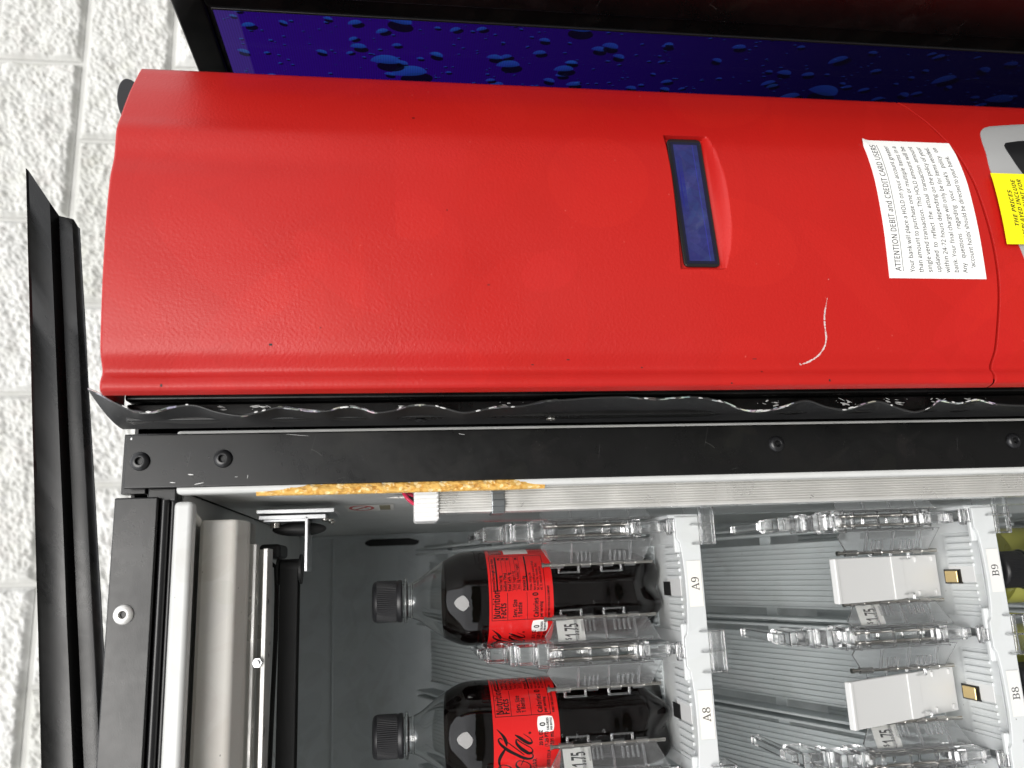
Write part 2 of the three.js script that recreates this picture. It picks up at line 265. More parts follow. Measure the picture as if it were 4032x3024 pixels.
{
  const br = part('belt_bracket', join(bx(44, 47, 44, 97, -640, -585, .5), bx(40, 43.2, 50, 96, -638, -588, .5), bx(4, 42, 62, 64.4, -616, -588, .6), bx(38.5, 42, 62, 93, -616, -590, .6)), M.zinc, vm);
  for (const [y, z] of [[51, -594], [48, -600], [49, -628]]) part('rivet', flat(new THREE.SphereGeometry(2.6, 14, 10).scale(.6, 1, 1).translate(39.6, y, z)), M.steel, br);
  part('bracket_bolt', cyl('x', 37.5, 86, -602, 4, 5, 6), M.steel, br);
  part('rubber_damper', flat(new THREE.SphereGeometry(1, 20, 14).scale(5, 19, 6).translate(34, 70, -606)), M.rubber, br);
  part('idler_pulley', join(cyl('y', 6, 76.5, -611.5, 7.4, 13, 40), cyl('y', 6, 84.4, -611.5, 10.5, 1.6, 40), cyl('y', 6, 69, -611.5, 10.5, 1.6, 40)), M.rubber, br);
  part('pulley_arm', join(bx(14, 24, 82, 97, -640, -600, 3)), M.rubber, br);
  const teeth = []; for (let k = 0; k < 230; k++) teeth.push(bx(2 - k * 4.1, 4.2 - k * 4.1, 70.6, 82.4, -605.4, -604));
  part('toothed_belt', join(bx(-950, 6, 70.4, 82.6, -604, -602.6), teeth), M.belt, vm);
  part('belt_return', bx(-950, 6, 70.4, 82.6, -620.4, -619), M.belt, vm);
  part('cable', tube([[16, 96, -606], [12, 88, -612], [-20, 86, -614], [-90, 88, -620], [-200, 92, -632], [-400, 97, -640], [-900, 97, -640]], 1.7, 60, 8), M.rubber, vm);
}

// ---------------------------------------------------------------- the red payment door
const profile = curve([[96.4, -437], [97.2, -432.5], [99, -430.4], [103.2, -430.2], [107.3, -432.4], [110.5, -431.2], [117.2, -427.6], [131.6, -425.1], [150, -423], [168.4, -421.7], [194.3, -421.1], [221.9, -422.7], [236, -425.2], [250.9, -429.5], [275.7, -441.3], [294, -452.5], [301, -457.3], [304, -460.5], [304.6, -466]]);
const skin = (x, y) => profile(x) - 2.3 * Math.exp(-(((x - 227) / 9) ** 2)) * smooth(-60, 120, y) + 1.2 * Math.exp(-(((x - 245) / 7) ** 2)) * smooth(-20, 140, y)
  + .5 * fbm(x * .018, y * .012, 3, 2) * smooth(-200, 120, y) - .9 * Math.exp(-(((x - 108) / 5) ** 2) - ((y - 122) / 26) ** 2);
const arcY = curve([[165.4, -190.2], [180, -194.8], [197.1, -196.5], [217.9, -196.3], [240, -194], [254.8, -190.6]]);
const lcdZ = (x) => -423.2 + (x - 167) / 87 * -10.6;
const inRecess = (x, y) => x > 165.4 && x < 254.8 && y < -163.2 && y > arcY(x);
const door0 = (x, y) => { const s = skin(x, y); if (!inRecess(x, y)) return s; const floor = Math.min(s - .6, lcdZ(x) - 1.6); return y > -187.6 ? floor : lerp(floor, s, smooth(0, 1, (-187.6 - y) / (-187.6 - arcY(x)))); };
const seamY = curve([[95, -355], [109, -355.7], [161, -363], [213, -360.5], [254, -354], [292, -345.5], [305, -341]]);
function lines(a, b, step, extra = [], d = .35) { const l = []; const n = Math.ceil((b - a) / step); for (let i = 0; i <= n; i++) l.push(lerp(a, b, i / n)); for (const e of extra) l.push(e - d, e + d); return l.sort((p, q) => p - q).filter((v, i, s) => !i || v - s[i - 1] > step * .02); }
const xs = lines(96.4, 304.6, 1.7, [165.4, 254.8, 97.2, 99]);
function doorSkin(yTop, yBot, ys, f) {
  const row = (x, t) => (yTop(x) === 150 ? (t < .86 ? 150 - 511 * t : lerp(150 - 511 * .86, yBot(x), (t - .86) / .14)) : lerp(yTop(x), yBot(x), t));
  return grid(xs.length - 1, ys.length - 1, (u, v, i, j) => { const x = xs[i], y = row(x, ys[j]); return [x, y, f(x, y)]; }, (u, v, i, j) => [xs[i] / 1000, row(xs[i], ys[j]) / 1000]);
}
const topY = () => 150;
const fineY = lines(0, 1, .0042, [163.2, 187.6].map((q) => (q + 150) / 511), .0007);
for (let k = 0; k < 44; k++) fineY.push((150.13 + 163.2 + k * .8) / 511); fineY.sort((a, b) => a - b);
const door = part('payment_door', doorSkin(topY, (x) => seamY(x), fineY.filter((v) => v >= 0 && v <= 1), door0), M.red, vm);
const edge = (yf, dy, f, depth) => grid(xs.length - 1, 1, (u, v, i) => { const x = xs[i], y = yf(x); return v ? [x, y + dy, f(x, y) - (x < 100 ? .5 : depth)] : [x, y, f(x, y)]; }, (u, v, i) => [xs[i] / 1000, v * .01]);
part('door_top_return', grid(xs.length - 1, 6, (u, v, i) => { const x = xs[i], a = v * Math.PI / 2, z = skin(x, 150); return v < 1 ? [x, 150 + Math.sin(a) * 1.4, z - (1 - Math.cos(a)) * 1.4] : [x, 151.2, -470]; }), M.red, door);
part('door_seam_edge', edge(seamY, -.5, skin, 2), M.red, door);
part('lower_panel', doorSkin((x) => seamY(x) - 2.1, () => -1500, lines(0, 1, .012), skin), M.red, door);
part('lower_panel_edge', grid(xs.length - 1, 4, (u, v, i) => { const x = xs[i], a = v * Math.PI / 2, y = seamY(x) - 2.1, z = skin(x, y); return [x, y + Math.sin(a) * .5, z - (1 - Math.cos(a)) * (x < 100 ? .8 : 3)]; }), M.red, door);
part('door_backing', boxUV(join(bx(99, 302, -1500, 149.6, -490, -464, 2), bx(300.5, 304, -1500, 149, -500, -466, 1))), M.black, door);
// scratch through the red film, with its own ragged outline
{
  const pts = [[161, -253.3], [154, -252], [146.6, -250.8], [140, -249], [135.2, -248.4], [129, -248.6], [123.9, -248.8], [119, -247.4], [114.2, -243.6], [111.5, -239], [109.6, -233.5]], g = [], c = new THREE.CatmullRomCurve3(pts.map(([x, y]) => new THREE.Vector3(x, y, 0))), n = 150;
  for (let k = 0; k < n; k++) { const t = k / n; if (rnd() < (t < .22 ? .75 : .12)) continue; const p = c.getPoint(t), q = c.getPoint(t + .012), w = (t < .25 ? .12 : t > .92 ? .25 : .42) * rnd(.4, 1.3), dx = q.x - p.x, dy = q.y - p.y, l = Math.hypot(dx, dy), ox = -dy / l * w + 0, oy = dx / l * w, j = rnd(-.25, .25);
    const Z = (x, y) => skin(x, y) + .12, v = [[p.x + ox + j, p.y + oy], [q.x + ox, q.y + oy + j], [q.x - ox + j, q.y - oy], [p.x - ox, p.y - oy]].map(([x, y]) => [x, y, Z(x, y)]);
    const b = new THREE.BufferGeometry(); b.setAttribute('position', new THREE.Float32BufferAttribute([v[0], v[1], v[2], v[0], v[2], v[3]].flat(), 3)); b.setAttribute('uv', new THREE.Float32BufferAttribute(new Float32Array(12), 2)); b.computeVertexNormals(); g.push(b); }
  part('scratch', mergeGeometries(g), phy({ color: new THREE.Color(.62, .52, .5), roughness: .7, side: THREE.DoubleSide }), door);
  const nick = []; for (const [x, y, w, h] of [[121, 66, 1.2, 1.7], [110.5, -75, .5, 1.3], [113, -95, .6, 1.6], [109, -138, 1, .9], [100, 121, 1.4, .9], [99, -190, 1, .9], [100, -250, 1.3, 1], [113, -205, .4, 2.4]]) { const z = skin(x, y); nick.push(bx(x - w / 2, x + w / 2, y - h / 2, y + h / 2, z - .4, z + .1)); }
  part('paint_nick', join(nick), M.rubber, door).userData.kind = 'stuff';
}
// display window
{
  const s = new THREE.Shape(), x0 = 167, x1 = 254, y0 = -187, y1 = -165.8, r = 3; s.moveTo(x0 + r, y0); s.lineTo(x1 - r, y0); s.quadraticCurveTo(x1, y0, x1, y0 + r); s.lineTo(x1, y1 - r); s.quadraticCurveTo(x1, y1, x1 - r, y1); s.lineTo(x0 + r, y1); s.quadraticCurveTo(x0, y1, x0, y1 - r); s.lineTo(x0, y0 + r); s.quadraticCurveTo(x0, y0, x0 + r, y0);
  const shear = (g, off) => { const p = g.attributes.position; for (let i = 0; i < p.count; i++) p.setZ(i, p.getZ(i) + lcdZ(p.getX(i)) + off); g.computeVertexNormals(); return g; };
  const bez = shear(flat(new THREE.ExtrudeGeometry(s, { depth: 1.2, bevelEnabled: true, bevelSize: .35, bevelThickness: .35, bevelSegments: 2, curveSegments: 5 })), -1.5);
  const d = part('display_bezel', bez, M.blackGloss, door);
  const scr = grid(20, 6, (u, v) => { const x = lerp(168.6, 252, u), y = lerp(-185.8, -167.4, v); return [x, y, lcdZ(x) + .16]; });
  part('display_screen', scr, phy({ roughness: .16, clearcoat: .3, side: THREE.DoubleSide, map: canvas(512, 128, (g, w, h) => { g.fillStyle = '#22255c'; g.fillRect(0, 0, w, h); for (let i = 0; i < 90; i++) { g.fillStyle = `rgba(${rnd(40, 110)},${rnd(45, 115)},${rnd(110, 160)},${rnd(.03, .11)})`; g.beginPath(); g.ellipse(rnd(0, w), rnd(0, h), rnd(8, 80), rnd(4, 30), rnd(0, 3), 0, 7); g.fill(); } g.strokeStyle = 'rgba(50,50,170,.8)'; g.lineWidth = 2; g.beginPath(); g.moveTo(0, 100); g.lineTo(w, 96); g.stroke(); for (let i = 0; i < 60; i++) { g.strokeStyle = 'rgba(20,20,120,.5)'; g.lineWidth = 1; const y = rnd(8, 40); g.beginPath(); g.moveTo(rnd(190, 330), y); g.lineTo(rnd(340, 470), y); g.stroke(); } g.strokeStyle = 'rgba(10,10,26,.75)'; g.lineWidth = 22; g.strokeRect(0, 0, w, h); }) }), d);
}
// sheets that lie on the curved door
function drape(x0, x1, yT, yB, off, thick, n = 40, m = 8, lift = () => 0) {
  const Z = (x, y) => skin(x, y) + off + lift(x, y), top = grid(n, m, (u, v) => { const x = lerp(x0, x1, u), y = lerp(yB(x), yT(x), v); return [x, y, Z(x, y)]; });
  const rim = []; for (let i = 0; i <= 2 * (n + m); i++) { const k = i < n ? [i / n, 0] : i < n + m ? [1, (i - n) / m] : i < 2 * n + m ? [1 - (i - n - m) / n, 1] : [0, 1 - (i - 2 * n - m) / m]; const x = lerp(x0, x1, k[0]); rim.push([x, lerp(yB(x), yT(x), k[1])]); }
  const side = grid(rim.length - 1, 1, (u, v, i, j) => [rim[i][0], rim[i][1], Z(...rim[i]) - j * thick], () => [.001, .001]);
  return join(top, side);
}
part('payment_notice', drape(160.6, 257.2, (x) => -292 - (x - 160) * .012, (x) => -355.8 + (x - 160) * .011, .25, .25, 60, 20, (x, y) => 2.4 * smooth(250.5, 257.5, x) * smooth(-299, -292, y)), phy({ roughness: .5, side: THREE.DoubleSide, map: canvas(1536, 1010, (g, w, h) => {
  g.fillStyle = '#f3f3f0'; g.fillRect(0, 0, w, h); g.fillStyle = '#17171a'; g.textBaseline = 'alphabetic';
  const fit = (t, x, y, width, size, weight = '') => { g.font = `${weight} ${size}px sans-serif`; const m = g.measureText(t).width; g.save(); g.translate(x, y); g.scale(width / m, 1); g.fillText(t, 0, 0); g.lineWidth = 1.6; g.strokeStyle = '#17171a'; g.strokeText(t, 0, 0); g.restore(); };
  fit('ATTENTION DEBIT and CREDIT CARD USERS', 70, 130, 1400, 84); g.fillRect(70, 148, 1400, 6);
  ['Your bank will place a HOLD on your account greater', 'than amount to purchase one or multiple items in a', 'single vend transaction. This HOLD amount will be', 'updated  to  reflect  the  actual  transaction  amount', 'within 24-72 hours depending on the policy of your', 'bank. Your final charge will only be for items vended.', 'Any   questions   regarding   your   bank’s   policy   on'].forEach((t, k) => fit(t, 60, 268 + k * 92, 1400, 66));
  fit('‘account holds’ should be directed to your bank.', 110, 268 + 7 * 92, 1240, 66);
}) }), door).userData.label = 'white paper notice for card users';
const bezelTop = curve([[120, -398], [150, -389], [172.8, -383.8], [200, -377.5], [234.4, -374.6], [253.6, -378.3], [263, -381], [271.2, -385.5], [276.4, -394], [278.8, -409]]);
const bz = part('reader_bezel', drape(150, 278.8, bezelTop, () => -640, 2.4, 3.4, 60, 20, (x, y) => -2 * smooth(2.5, 0, bezelTop(x) - y)), M.greyPlastic, door);
part('reader_opening', drape(196, 262, curve([[196, -410], [215, -401], [232.4, -394.2], [242.8, -391.6], [254.7, -391.4], [258.5, -396], [262, -420]]), () => -560, 2.9, .6, 30, 6), M.blackGloss, bz);
part('cash_price_sticker', drape(182, 231, (x) => -370.6 - (x - 182) * .004, () => -452, 3.3, .2, 30, 10), phy({ roughness: .45, side: THREE.DoubleSide, map: canvas(512, 854, (g, w, h) => {
  g.fillStyle = '#f3e913'; g.fillRect(0, 0, w, h); g.fillStyle = '#1a1a10'; g.textAlign = 'center'; g.font = 'italic bold 58px sans-serif';
  [['THE PRICES', 250, 262], ['DISPLAYED INCLUDE', 246, 430], ['A 10¢ DISCOUNT FOR', 246, 440], ['USE OF CASH', 262, 330]].forEach(([t, x, wd], k) => { g.save(); g.translate(x, 112 + k * 46); g.font = 'italic bold 42px sans-serif'; g.scale(wd / g.measureText(t).width, 1); g.fillText(t, 0, 0); g.restore(); });
}) }), door).userData.label = 'yellow price sticker';
// latch tab behind the top of the door
{ const s = new THREE.Shape(); s.moveTo(272, 150); s.lineTo(272, 158); s.quadraticCurveTo(278, 166.5, 292, 168); s.quadraticCurveTo(303, 168, 304, 164); s.quadraticCurveTo(304, 160, 299, 158); s.lineTo(297, 150);
  part('latch_tab', flat(new THREE.ExtrudeGeometry(s, { depth: 3, bevelEnabled: true, bevelSize: .8, bevelThickness: .8, bevelSegments: 3 }).translate(0, 0, -476)), M.blackGloss, door); }
// black lip beside the door, its edge bent into waves by the pry bar
{
  const wave = curve([[-1500, 90], [-900, 90], [-420, 89.5], [-394, 88.4], [-374, 89.8], [-362, 92.4], [-349, 90.1], [-336, 92], [-329, 88], [-319, 85.2], [-310, 87], [-296, 91.9], [-286, 90.8], [-273, 87.5], [-261, 88.8], [-247, 93], [-231, 89.2], [-216, 87.1], [-205, 88.4], [-194, 93], [-176, 96.1], [-153, 95.2], [-134, 96.5], [-114, 96.1], [-97, 95.2], [-86, 94.8], [-72, 91.9], [-56, 91.3], [-45, 89.2], [-37, 88.5], [-27, 91.1], [-19, 92.8], [-6, 92.4], [2, 90.1], [12, 89.2], [20, 91.7], [30, 92.3], [40, 90.3], [53, 91.3], [65, 92.8], [75, 90.3], [85, 88.3], [98, 90.5], [110, 94.3], [122, 93.4], [131, 91], [141, 91.6], [151, 96.3], [159, 101.1], [165.5, 104]]);
  const ys = []; for (let y = 165.5; y > -470; y -= 1.6) ys.push(y); for (let y = -470; y >= -1500; y -= 40) ys.push(y);
  const sheet = (th) => grid(ys.length - 1, 16, (u, v, i) => { const y = ys[i], cut = smooth(120, 166, y); const t = v, k = Math.pow(1 - t, 1.5);
    const yy = Math.min(y, lerp(y, 157.5, t * cut * 1)); return [lerp(88.4, wave(y), k) + th, yy, -455 - t * 35 + 1.2 * fbm(y * .03, 2, 5, 2) * (1 - t)]; }, (u, v, i) => [ys[i] / 1000, v * .035]);
  const lipMap = canvas(2048, 128, (g, w, h) => { g.fillStyle = '#1d1d1e'; g.fillRect(0, 0, w, h); for (let i = 0; i < 420; i++) { const x = rnd(0, w), y = h - rnd(0, 1) ** 2 * 90; g.fillStyle = `rgba(205,203,198,${rnd(.06, .5)})`; const s = rnd(.5, 2.2); g.fillRect(x, y, s, s); } });
  repeat(lipMap, 1 / .64, 1 / .035);
  const lip = part('pried_lip', join(sheet(-.45), sheet(.45)), phy({ map: lipMap, roughness: .42, bumpMap: fineGrain, bumpScale: .00003, side: THREE.DoubleSide }), door);
  // the cut edge with bare metal where the bar slipped
  const rimG = grid(ys.length - 1, 6, (u, v, i) => { const y = ys[i], a = v * Math.PI * 2, x = wave(y), z = -455 + 1.2 * fbm(y * .03, 2, 5, 2); return [x + Math.cos(a) * .75, y, z + Math.sin(a) * .8]; }, (u, v, i) => [ys[i] / 1000, v]);
  const rimMap = repeat(canvas(2048, 32, (g, w, h) => { g.fillStyle = '#2a2a2a'; g.fillRect(0, 0, w, h); for (let i = 0; i < 46; i++) { const x = rnd(0, w), l = rnd(6, 64); for (let k = 0; k < 9; k++) { g.fillStyle = `rgba(${rnd(190, 235)},${rnd(190, 235)},${rnd(188, 232)},${rnd(.2, .8)})`; g.fillRect(x + rnd(0, l), rnd(0, h), rnd(2, 22), rnd(2, 10)); } } }), 1 / .6, 1);
  part('scraped_edge', rimG, phy({ map: rimMap, roughness: .4, side: THREE.DoubleSide }), lip);
  // chips on the channel floor between lip and door
  part('lip_channel', boxUV(join(bx(88.8, 98.6, -1500, 150, -492, -470, 1))), M.black, door);
  const chips = [], shard = (x, y, z, w, l, a) => chips.push(flat(new THREE.IcosahedronGeometry(.5, 1).scale(w, l, .35).rotateZ(a).translate(x, y, z)));
  for (const y of [101, 76, 27, -6, -69, -134, -173, -231, -281, -316, -346, -372]) { const n = Math.floor(rnd(4, 9)); for (let q = 0; q < n; q++) { shard(rnd(93, 97), y + rnd(-5, 5), -469.9, rnd(.3, 1.1), rnd(1.2, 6), rnd(-.5, .5)); if (q % 2) shard(rnd(93, 97.6), y + rnd(-9, 9), -469.9, rnd(.2, .5), rnd(.3, 1), 0); } }
  for (let q = 0; q < 70; q++) { const y = rnd(-380, 150), l = rnd(1, 5); if (fbm(y * .03, 1, 3, 2) > -.02) shard(wave(y) + rnd(-.4, .5), y, -454.3 + 1.2 * fbm(y * .03, 2, 5, 2), rnd(.5, 1.1), l, (wave(y - 1) - wave(y + 1)) * .5); }
  part('paint_chip', join(chips), M.bareMetal, door).userData.kind = 'stuff';
  screw(91.8, -92.8, 2.6, -478, M.blackGloss, lip);
  part('lip_screw', flat(new THREE.LatheGeometry([[0, 0], [1, 0], [1.2, 1], [2.6, .9], [2.9, 0]].map(([a, b]) => new THREE.Vector2(a, b)), 20).rotateZ(Math.PI / 2).translate(88.3, -92.8, -477)), M.steel, lip);
  part('lip_screw', flat(new THREE.LatheGeometry([[0, 0], [1, 0], [1.2, .6], [3.2, .4], [3.4, 0]].map(([a, b]) => new THREE.Vector2(a, b)), 20).rotateZ(Math.PI / 2).translate(88.3, -14.3, -477)), M.blackGloss, lip);
}

// ---------------------------------------------------------------- loose trim strip above the cabinet
{
  const A = new THREE.Vector3(287, 256, -560), B = new THREE.Vector3(-330, 188, -560), sec = [[1, 0], [0, -1.5], [0, -16], [-9, -19], [-9, -27], [-8, -28.5], [0, -34.5], [.6, -35.6]];
  const cut = [0, 1.5, 25, 31, 33, 34, 43, 44], n = 60, th = 1.1;
  const layer = (o) => grid(sec.length - 1, n, (u, v, i) => { const p = A.clone().lerp(B, v); const s = cut[i] * (1 - v); return [p.x - s, p.y + sec[i][1] * (1.08 + .1 * v) + .5 * fbm(v * 7, i, 3, 2), p.z + sec[i][0] - o]; }, (u, v, i) => [v * .61, sec[i][1] / 1000]);
  const f = layer(0), b = layer(th);
  const rim = grid(sec.length - 1, 1, (u, v, i) => { const s = cut[i]; return [A.x - s, A.y + sec[i][1] * 1.08 + .5 * fbm(0, i, 3, 2), A.z + sec[i][0] - v * th]; });
  const e1 = grid(n, 1, (u, v) => { const p = A.clone().lerp(B, u); return [p.x, p.y + .5 * fbm(u * 7, 0, 3, 2), p.z + sec[0][0] - v * th]; });
  solo('trim_strip', [-20, 180, -560], toCreasedNormals(join(f, b, rim, e1), .6), M.black, 'loose bent black metal trim strip standing against the white wall', 'trim strip');
}

// ---------------------------------------------------------------- the neighbouring machine with the lit screen
{
  const nb = thing('display_machine', [700, -1655, -800], 'black machine with a blue water-drop screen at the top', 'vending machine');
  part('cabinet_shell', boxUV(join(bx(352, 1150, -1655, 134.6, -1300, -395, 4))), M.black, nb);
  const fr = part('screen_frame', boxUV(join(bx(345, 351, 115, 134.8, -1250, -400, 1.5), bx(344, 351, -1000, 134.8, -441, -400, 2), bx(346, 351, -1000, 115, -455.5, -441.4, 1), bx(341, 351, -1000, 134.8, -399.6, -380, 2))), M.black, nb);
  part('frame_groove', join(bx(347.5, 351.2, 111.8, 114.6, -1250, -441, .4), bx(345.3, 347, -1000, 112, -457.6, -455.8, .4)), M.blackGloss, fr);
  const W = 2048, H = 616; // screen picture: width = height of the screen in the place
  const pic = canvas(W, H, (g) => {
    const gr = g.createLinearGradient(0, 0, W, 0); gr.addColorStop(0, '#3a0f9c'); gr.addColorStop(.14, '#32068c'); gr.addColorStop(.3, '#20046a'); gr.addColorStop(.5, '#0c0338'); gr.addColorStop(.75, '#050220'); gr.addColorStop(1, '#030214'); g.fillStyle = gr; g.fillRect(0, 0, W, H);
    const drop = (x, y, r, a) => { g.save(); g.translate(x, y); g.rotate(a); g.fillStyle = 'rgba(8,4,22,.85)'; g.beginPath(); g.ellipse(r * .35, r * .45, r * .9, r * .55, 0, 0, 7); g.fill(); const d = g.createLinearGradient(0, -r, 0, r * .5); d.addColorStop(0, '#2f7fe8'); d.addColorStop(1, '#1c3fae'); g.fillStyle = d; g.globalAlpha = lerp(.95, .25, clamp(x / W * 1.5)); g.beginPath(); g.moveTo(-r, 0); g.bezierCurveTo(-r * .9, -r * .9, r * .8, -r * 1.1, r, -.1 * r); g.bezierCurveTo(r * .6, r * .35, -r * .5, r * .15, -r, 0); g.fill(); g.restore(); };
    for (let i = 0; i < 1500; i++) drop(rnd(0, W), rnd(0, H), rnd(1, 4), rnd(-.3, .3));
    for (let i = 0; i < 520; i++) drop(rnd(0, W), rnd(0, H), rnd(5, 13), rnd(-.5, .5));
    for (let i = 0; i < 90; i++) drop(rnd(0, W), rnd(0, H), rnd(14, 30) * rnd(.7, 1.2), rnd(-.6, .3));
    g.fillStyle = 'rgba(150,160,200,.3)'; g.fillRect(0, 0, 34, H);  // pale haze painted into the picture along the upper end of the screen
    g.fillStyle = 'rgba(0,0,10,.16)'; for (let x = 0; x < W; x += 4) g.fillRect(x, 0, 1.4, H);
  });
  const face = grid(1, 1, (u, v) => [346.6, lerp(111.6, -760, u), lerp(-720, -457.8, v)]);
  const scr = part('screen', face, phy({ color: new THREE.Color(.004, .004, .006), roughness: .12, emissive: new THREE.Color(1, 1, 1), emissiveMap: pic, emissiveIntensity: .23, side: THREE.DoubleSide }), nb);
  scr.userData.label = 'dark blue screen showing water drops';
}

// ---------------------------------------------------------------- shelf trays
const LANES = [[-17.2, 9], [-103, 8], [-188.8, 7], [-274.6, 6]], DIVS = [25.7, -60.1, -145.9, -231.7], PITCH = 85.8, SL = Math.tan(20 * Math.PI / 180);
function priceTexture() { return canvas(256, 128, (g) => { g.fillStyle = '#ecece8'; g.fillRect(0, 0, 256, 128); g.fillStyle = '#1b1b1b'; g.font = 'bold 92px sans-serif'; g.save(); g.translate(58, 100); g.scale(.86, 1); g.fillText('1.75', 0, 0); g.restore(); g.font = 'bold 44px sans-serif'; g.fillText('$', 26, 64); }); }
const priceMat = phy({ map: priceTexture(), roughness: .5, side: THREE.DoubleSide });
// divider, local: x from its middle, y from the tray floor, z from the lens
const dividerBody = join(
  bx(-3.6, 3.6, 2, 24, -606, -586, 1), bx(-5, 5, -1, 5, -578, -566, 1.2), bx(-6.5, 6.5, 3, 9, -572, -566, 1.5), bx(-4.4, 4.4, 10, 30, -592, -580, .8),
  bx(-6.4, 6.4, 24, 34, -606, -582, .8), bx(-6.6, -4.4, 30, 96, -606, -584, .5), bx(4.4, 6.6, 30, 96, -606, -584, .5), bx(-4.4, 4.4, 34, 95, -605, -602.6, .4), bx(-6.6, 6.6, 46, 48, -606, -583.4, .3), bx(-6.7, 6.7, 66, 68.4, -606, -583.2, .3), bx(-6.6, 6.6, 86, 90, -606, -583.4, .4),
  bx(-8.4, 8.4, 92, 104, -612, -586, 1.2), bx(-6.2, 6.2, 104, 116, -614, -592, 1), bx(-7.2, 7.2, 116, 122, -620, -600, 1.4), bx(-5.6, 5.6, 122, 138, -640, -606, 1.6), bx(-3.5, 3.5, 134, 142, -690, -616, 1.4));
const flapShape = (s) => { // trapezoid plate leaning into the lane
  const p = [[7, 13], [24, 21], [24, 88], [12, 97], [7, 95]].map(([x, y]) => [x * s, y]), sh = new THREE.Shape(); p.forEach(([x, y], i) => (i ? sh.lineTo(x, y) : sh.moveTo(x, y)));
  const g = flat(new THREE.ExtrudeGeometry(sh, { depth: 1.5, bevelEnabled: true, bevelSize: .25, bevelThickness: .25, bevelSegments: 1 })), ribs = [];
  for (const y of [30, 52, 74]) ribs.push(bx(s * 9, s * 23, y, y + 1.3, 1.3, 4.6, .3)); for (let k = 0; k < 4; k++) ribs.push(bx(s * 15, s * 22, 34 + k * 3.6, 35.4 + k * 3.6, 1.3, 3.8, .4), bx(s * 15, s * 22, 60 + k * 3, 61.2 + k * 3, 1.3, 3.4, .4));
  ribs.push(bx(s * 7.5, s * 9, 20, 92, 1.3, 5, .3));
  const m = join(g, ribs); const q = m.attributes.position; for (let i = 0; i < q.count; i++) q.setZ(i, q.getZ(i) - 588 - Math.abs(q.getX(i)) * .42); m.computeVertexNormals(); return m;
};
const knuckles = (s) => join([[26, 34], [43, 50], [60, 67], [80, 90]].map(([a, b]) => (() => { const g = new THREE.CylinderGeometry(2.5, 2.5, b - a, 14); return flat(g.translate(s * 24, (a + b) / 2, -597.6)); })()), [[36, 62], [68, 79]].flatMap(([a, b]) => [bx(s * 24, s * 30, a, a + 1.4, -599, -597, .4), bx(s * 24, s * 30, a + 15, a + 16.4, -599, -597, .4), bx(s * 29, s * 30.2, a, a + 16.4, -599, -597, .4)]));
const rodG = (s) => join(cyl('y', s * 24, 54, -597.6, 1.35, 82, 12), cyl('y', s * 24, 95.5, -597.6, 1.9, 2, 12));
const pinG = (s) => join(cyl('y', s * 3.6, 62, -592, 1.3, 62, 10), cyl('y', s * 3.6, 94, -592, 1.8, 2, 10));
const G = { flapL: flapShape(-1), flapR: flapShape(1), knL: knuckles(-1), knR: knuckles(1), rodL: rodG(-1), rodR: rodG(1), pinL: pinG(-1), pinR: pinG(1), body: dividerBody };
for (const k in G) G[k].scale(.001, .001, .001);
const tagG = (() => { const g = grid(1, 1, (u, v) => { const x = lerp(8, 23, u); return [x, lerp(68, 88, v), -586.4 - x * .42]; }); g.scale(.001, .001, .001); return g; })();
const clipG = join(bx(-14, 14, -22, -20.6, -572, -556, .4), bx(-14, -12.6, -22, -5, -572, -556, .4), bx(12.6, 14, -22, -5, -572, -556, .4), bx(-.7, .7, -21, -5, -572, -556, .3), bx(-14, 14, -13, -11.8, -560, -557, .3), bx(-14, 14, -22, -21, -560, -557, .3), bx(-14, 14, -22, -5, -573, -571.8, .3)); clipG.scale(.001, .001, .001);
const child = (name, g, m, parent) => { const o = new THREE.Mesh(g, m); o.name = name; parent.add(o); return o; };
const scaled = (g) => { g.scale(.001, .001, .001); return g; };
// one lane of the tray: combed front floor and sloping ribbed rail
const combG = (() => { const l = [bx(-40, 40, -5, -2.2, -640, -563, .6), bx(-40, -31, -2.4, 0, -640, -568, .5), bx(31, 40, -2.4, 0, -640, -568, .5), bx(-31, 31, -2.4, -.4, -606, -567, .5)]; for (let k = 0; k < 12; k++) { const x = -30 + k * 5.1; if (Math.abs(x + 2) < 6) continue; l.push(bx(x, x + 2.3, -.6, 1, -602, -574, .5)); } return scaled(boxUV(join(l))); })();
const slopeG = (() => { const len = 470, l = [bx(-31, 31, -3, 0, -len, 0)]; for (let k = 0; k < 13; k++) l.push(bx(-30.5 + k * 5, -28.9 + k * 5, 0, 1.7, -len, 0, .3)); const g = join(l); g.rotateX(Math.atan(SL)); return scaled(boxUV(g.translate(0, -1.5, -638))); })();
const crossG = (() => { const l = []; for (const z of [60, 170, 290, 400]) l.push(bx(31, 55, -3, -1, -z - 14, -z, .4)); l.push(bx(39, 41.6, -2, 20, -470, -10, .8), bx(45.2, 47.8, -2, 20, -470, -10, .8)); const g = join(l); g.rotateX(Math.atan(SL)); return scaled(boxUV(g.translate(0, -1.5, -638))); })();
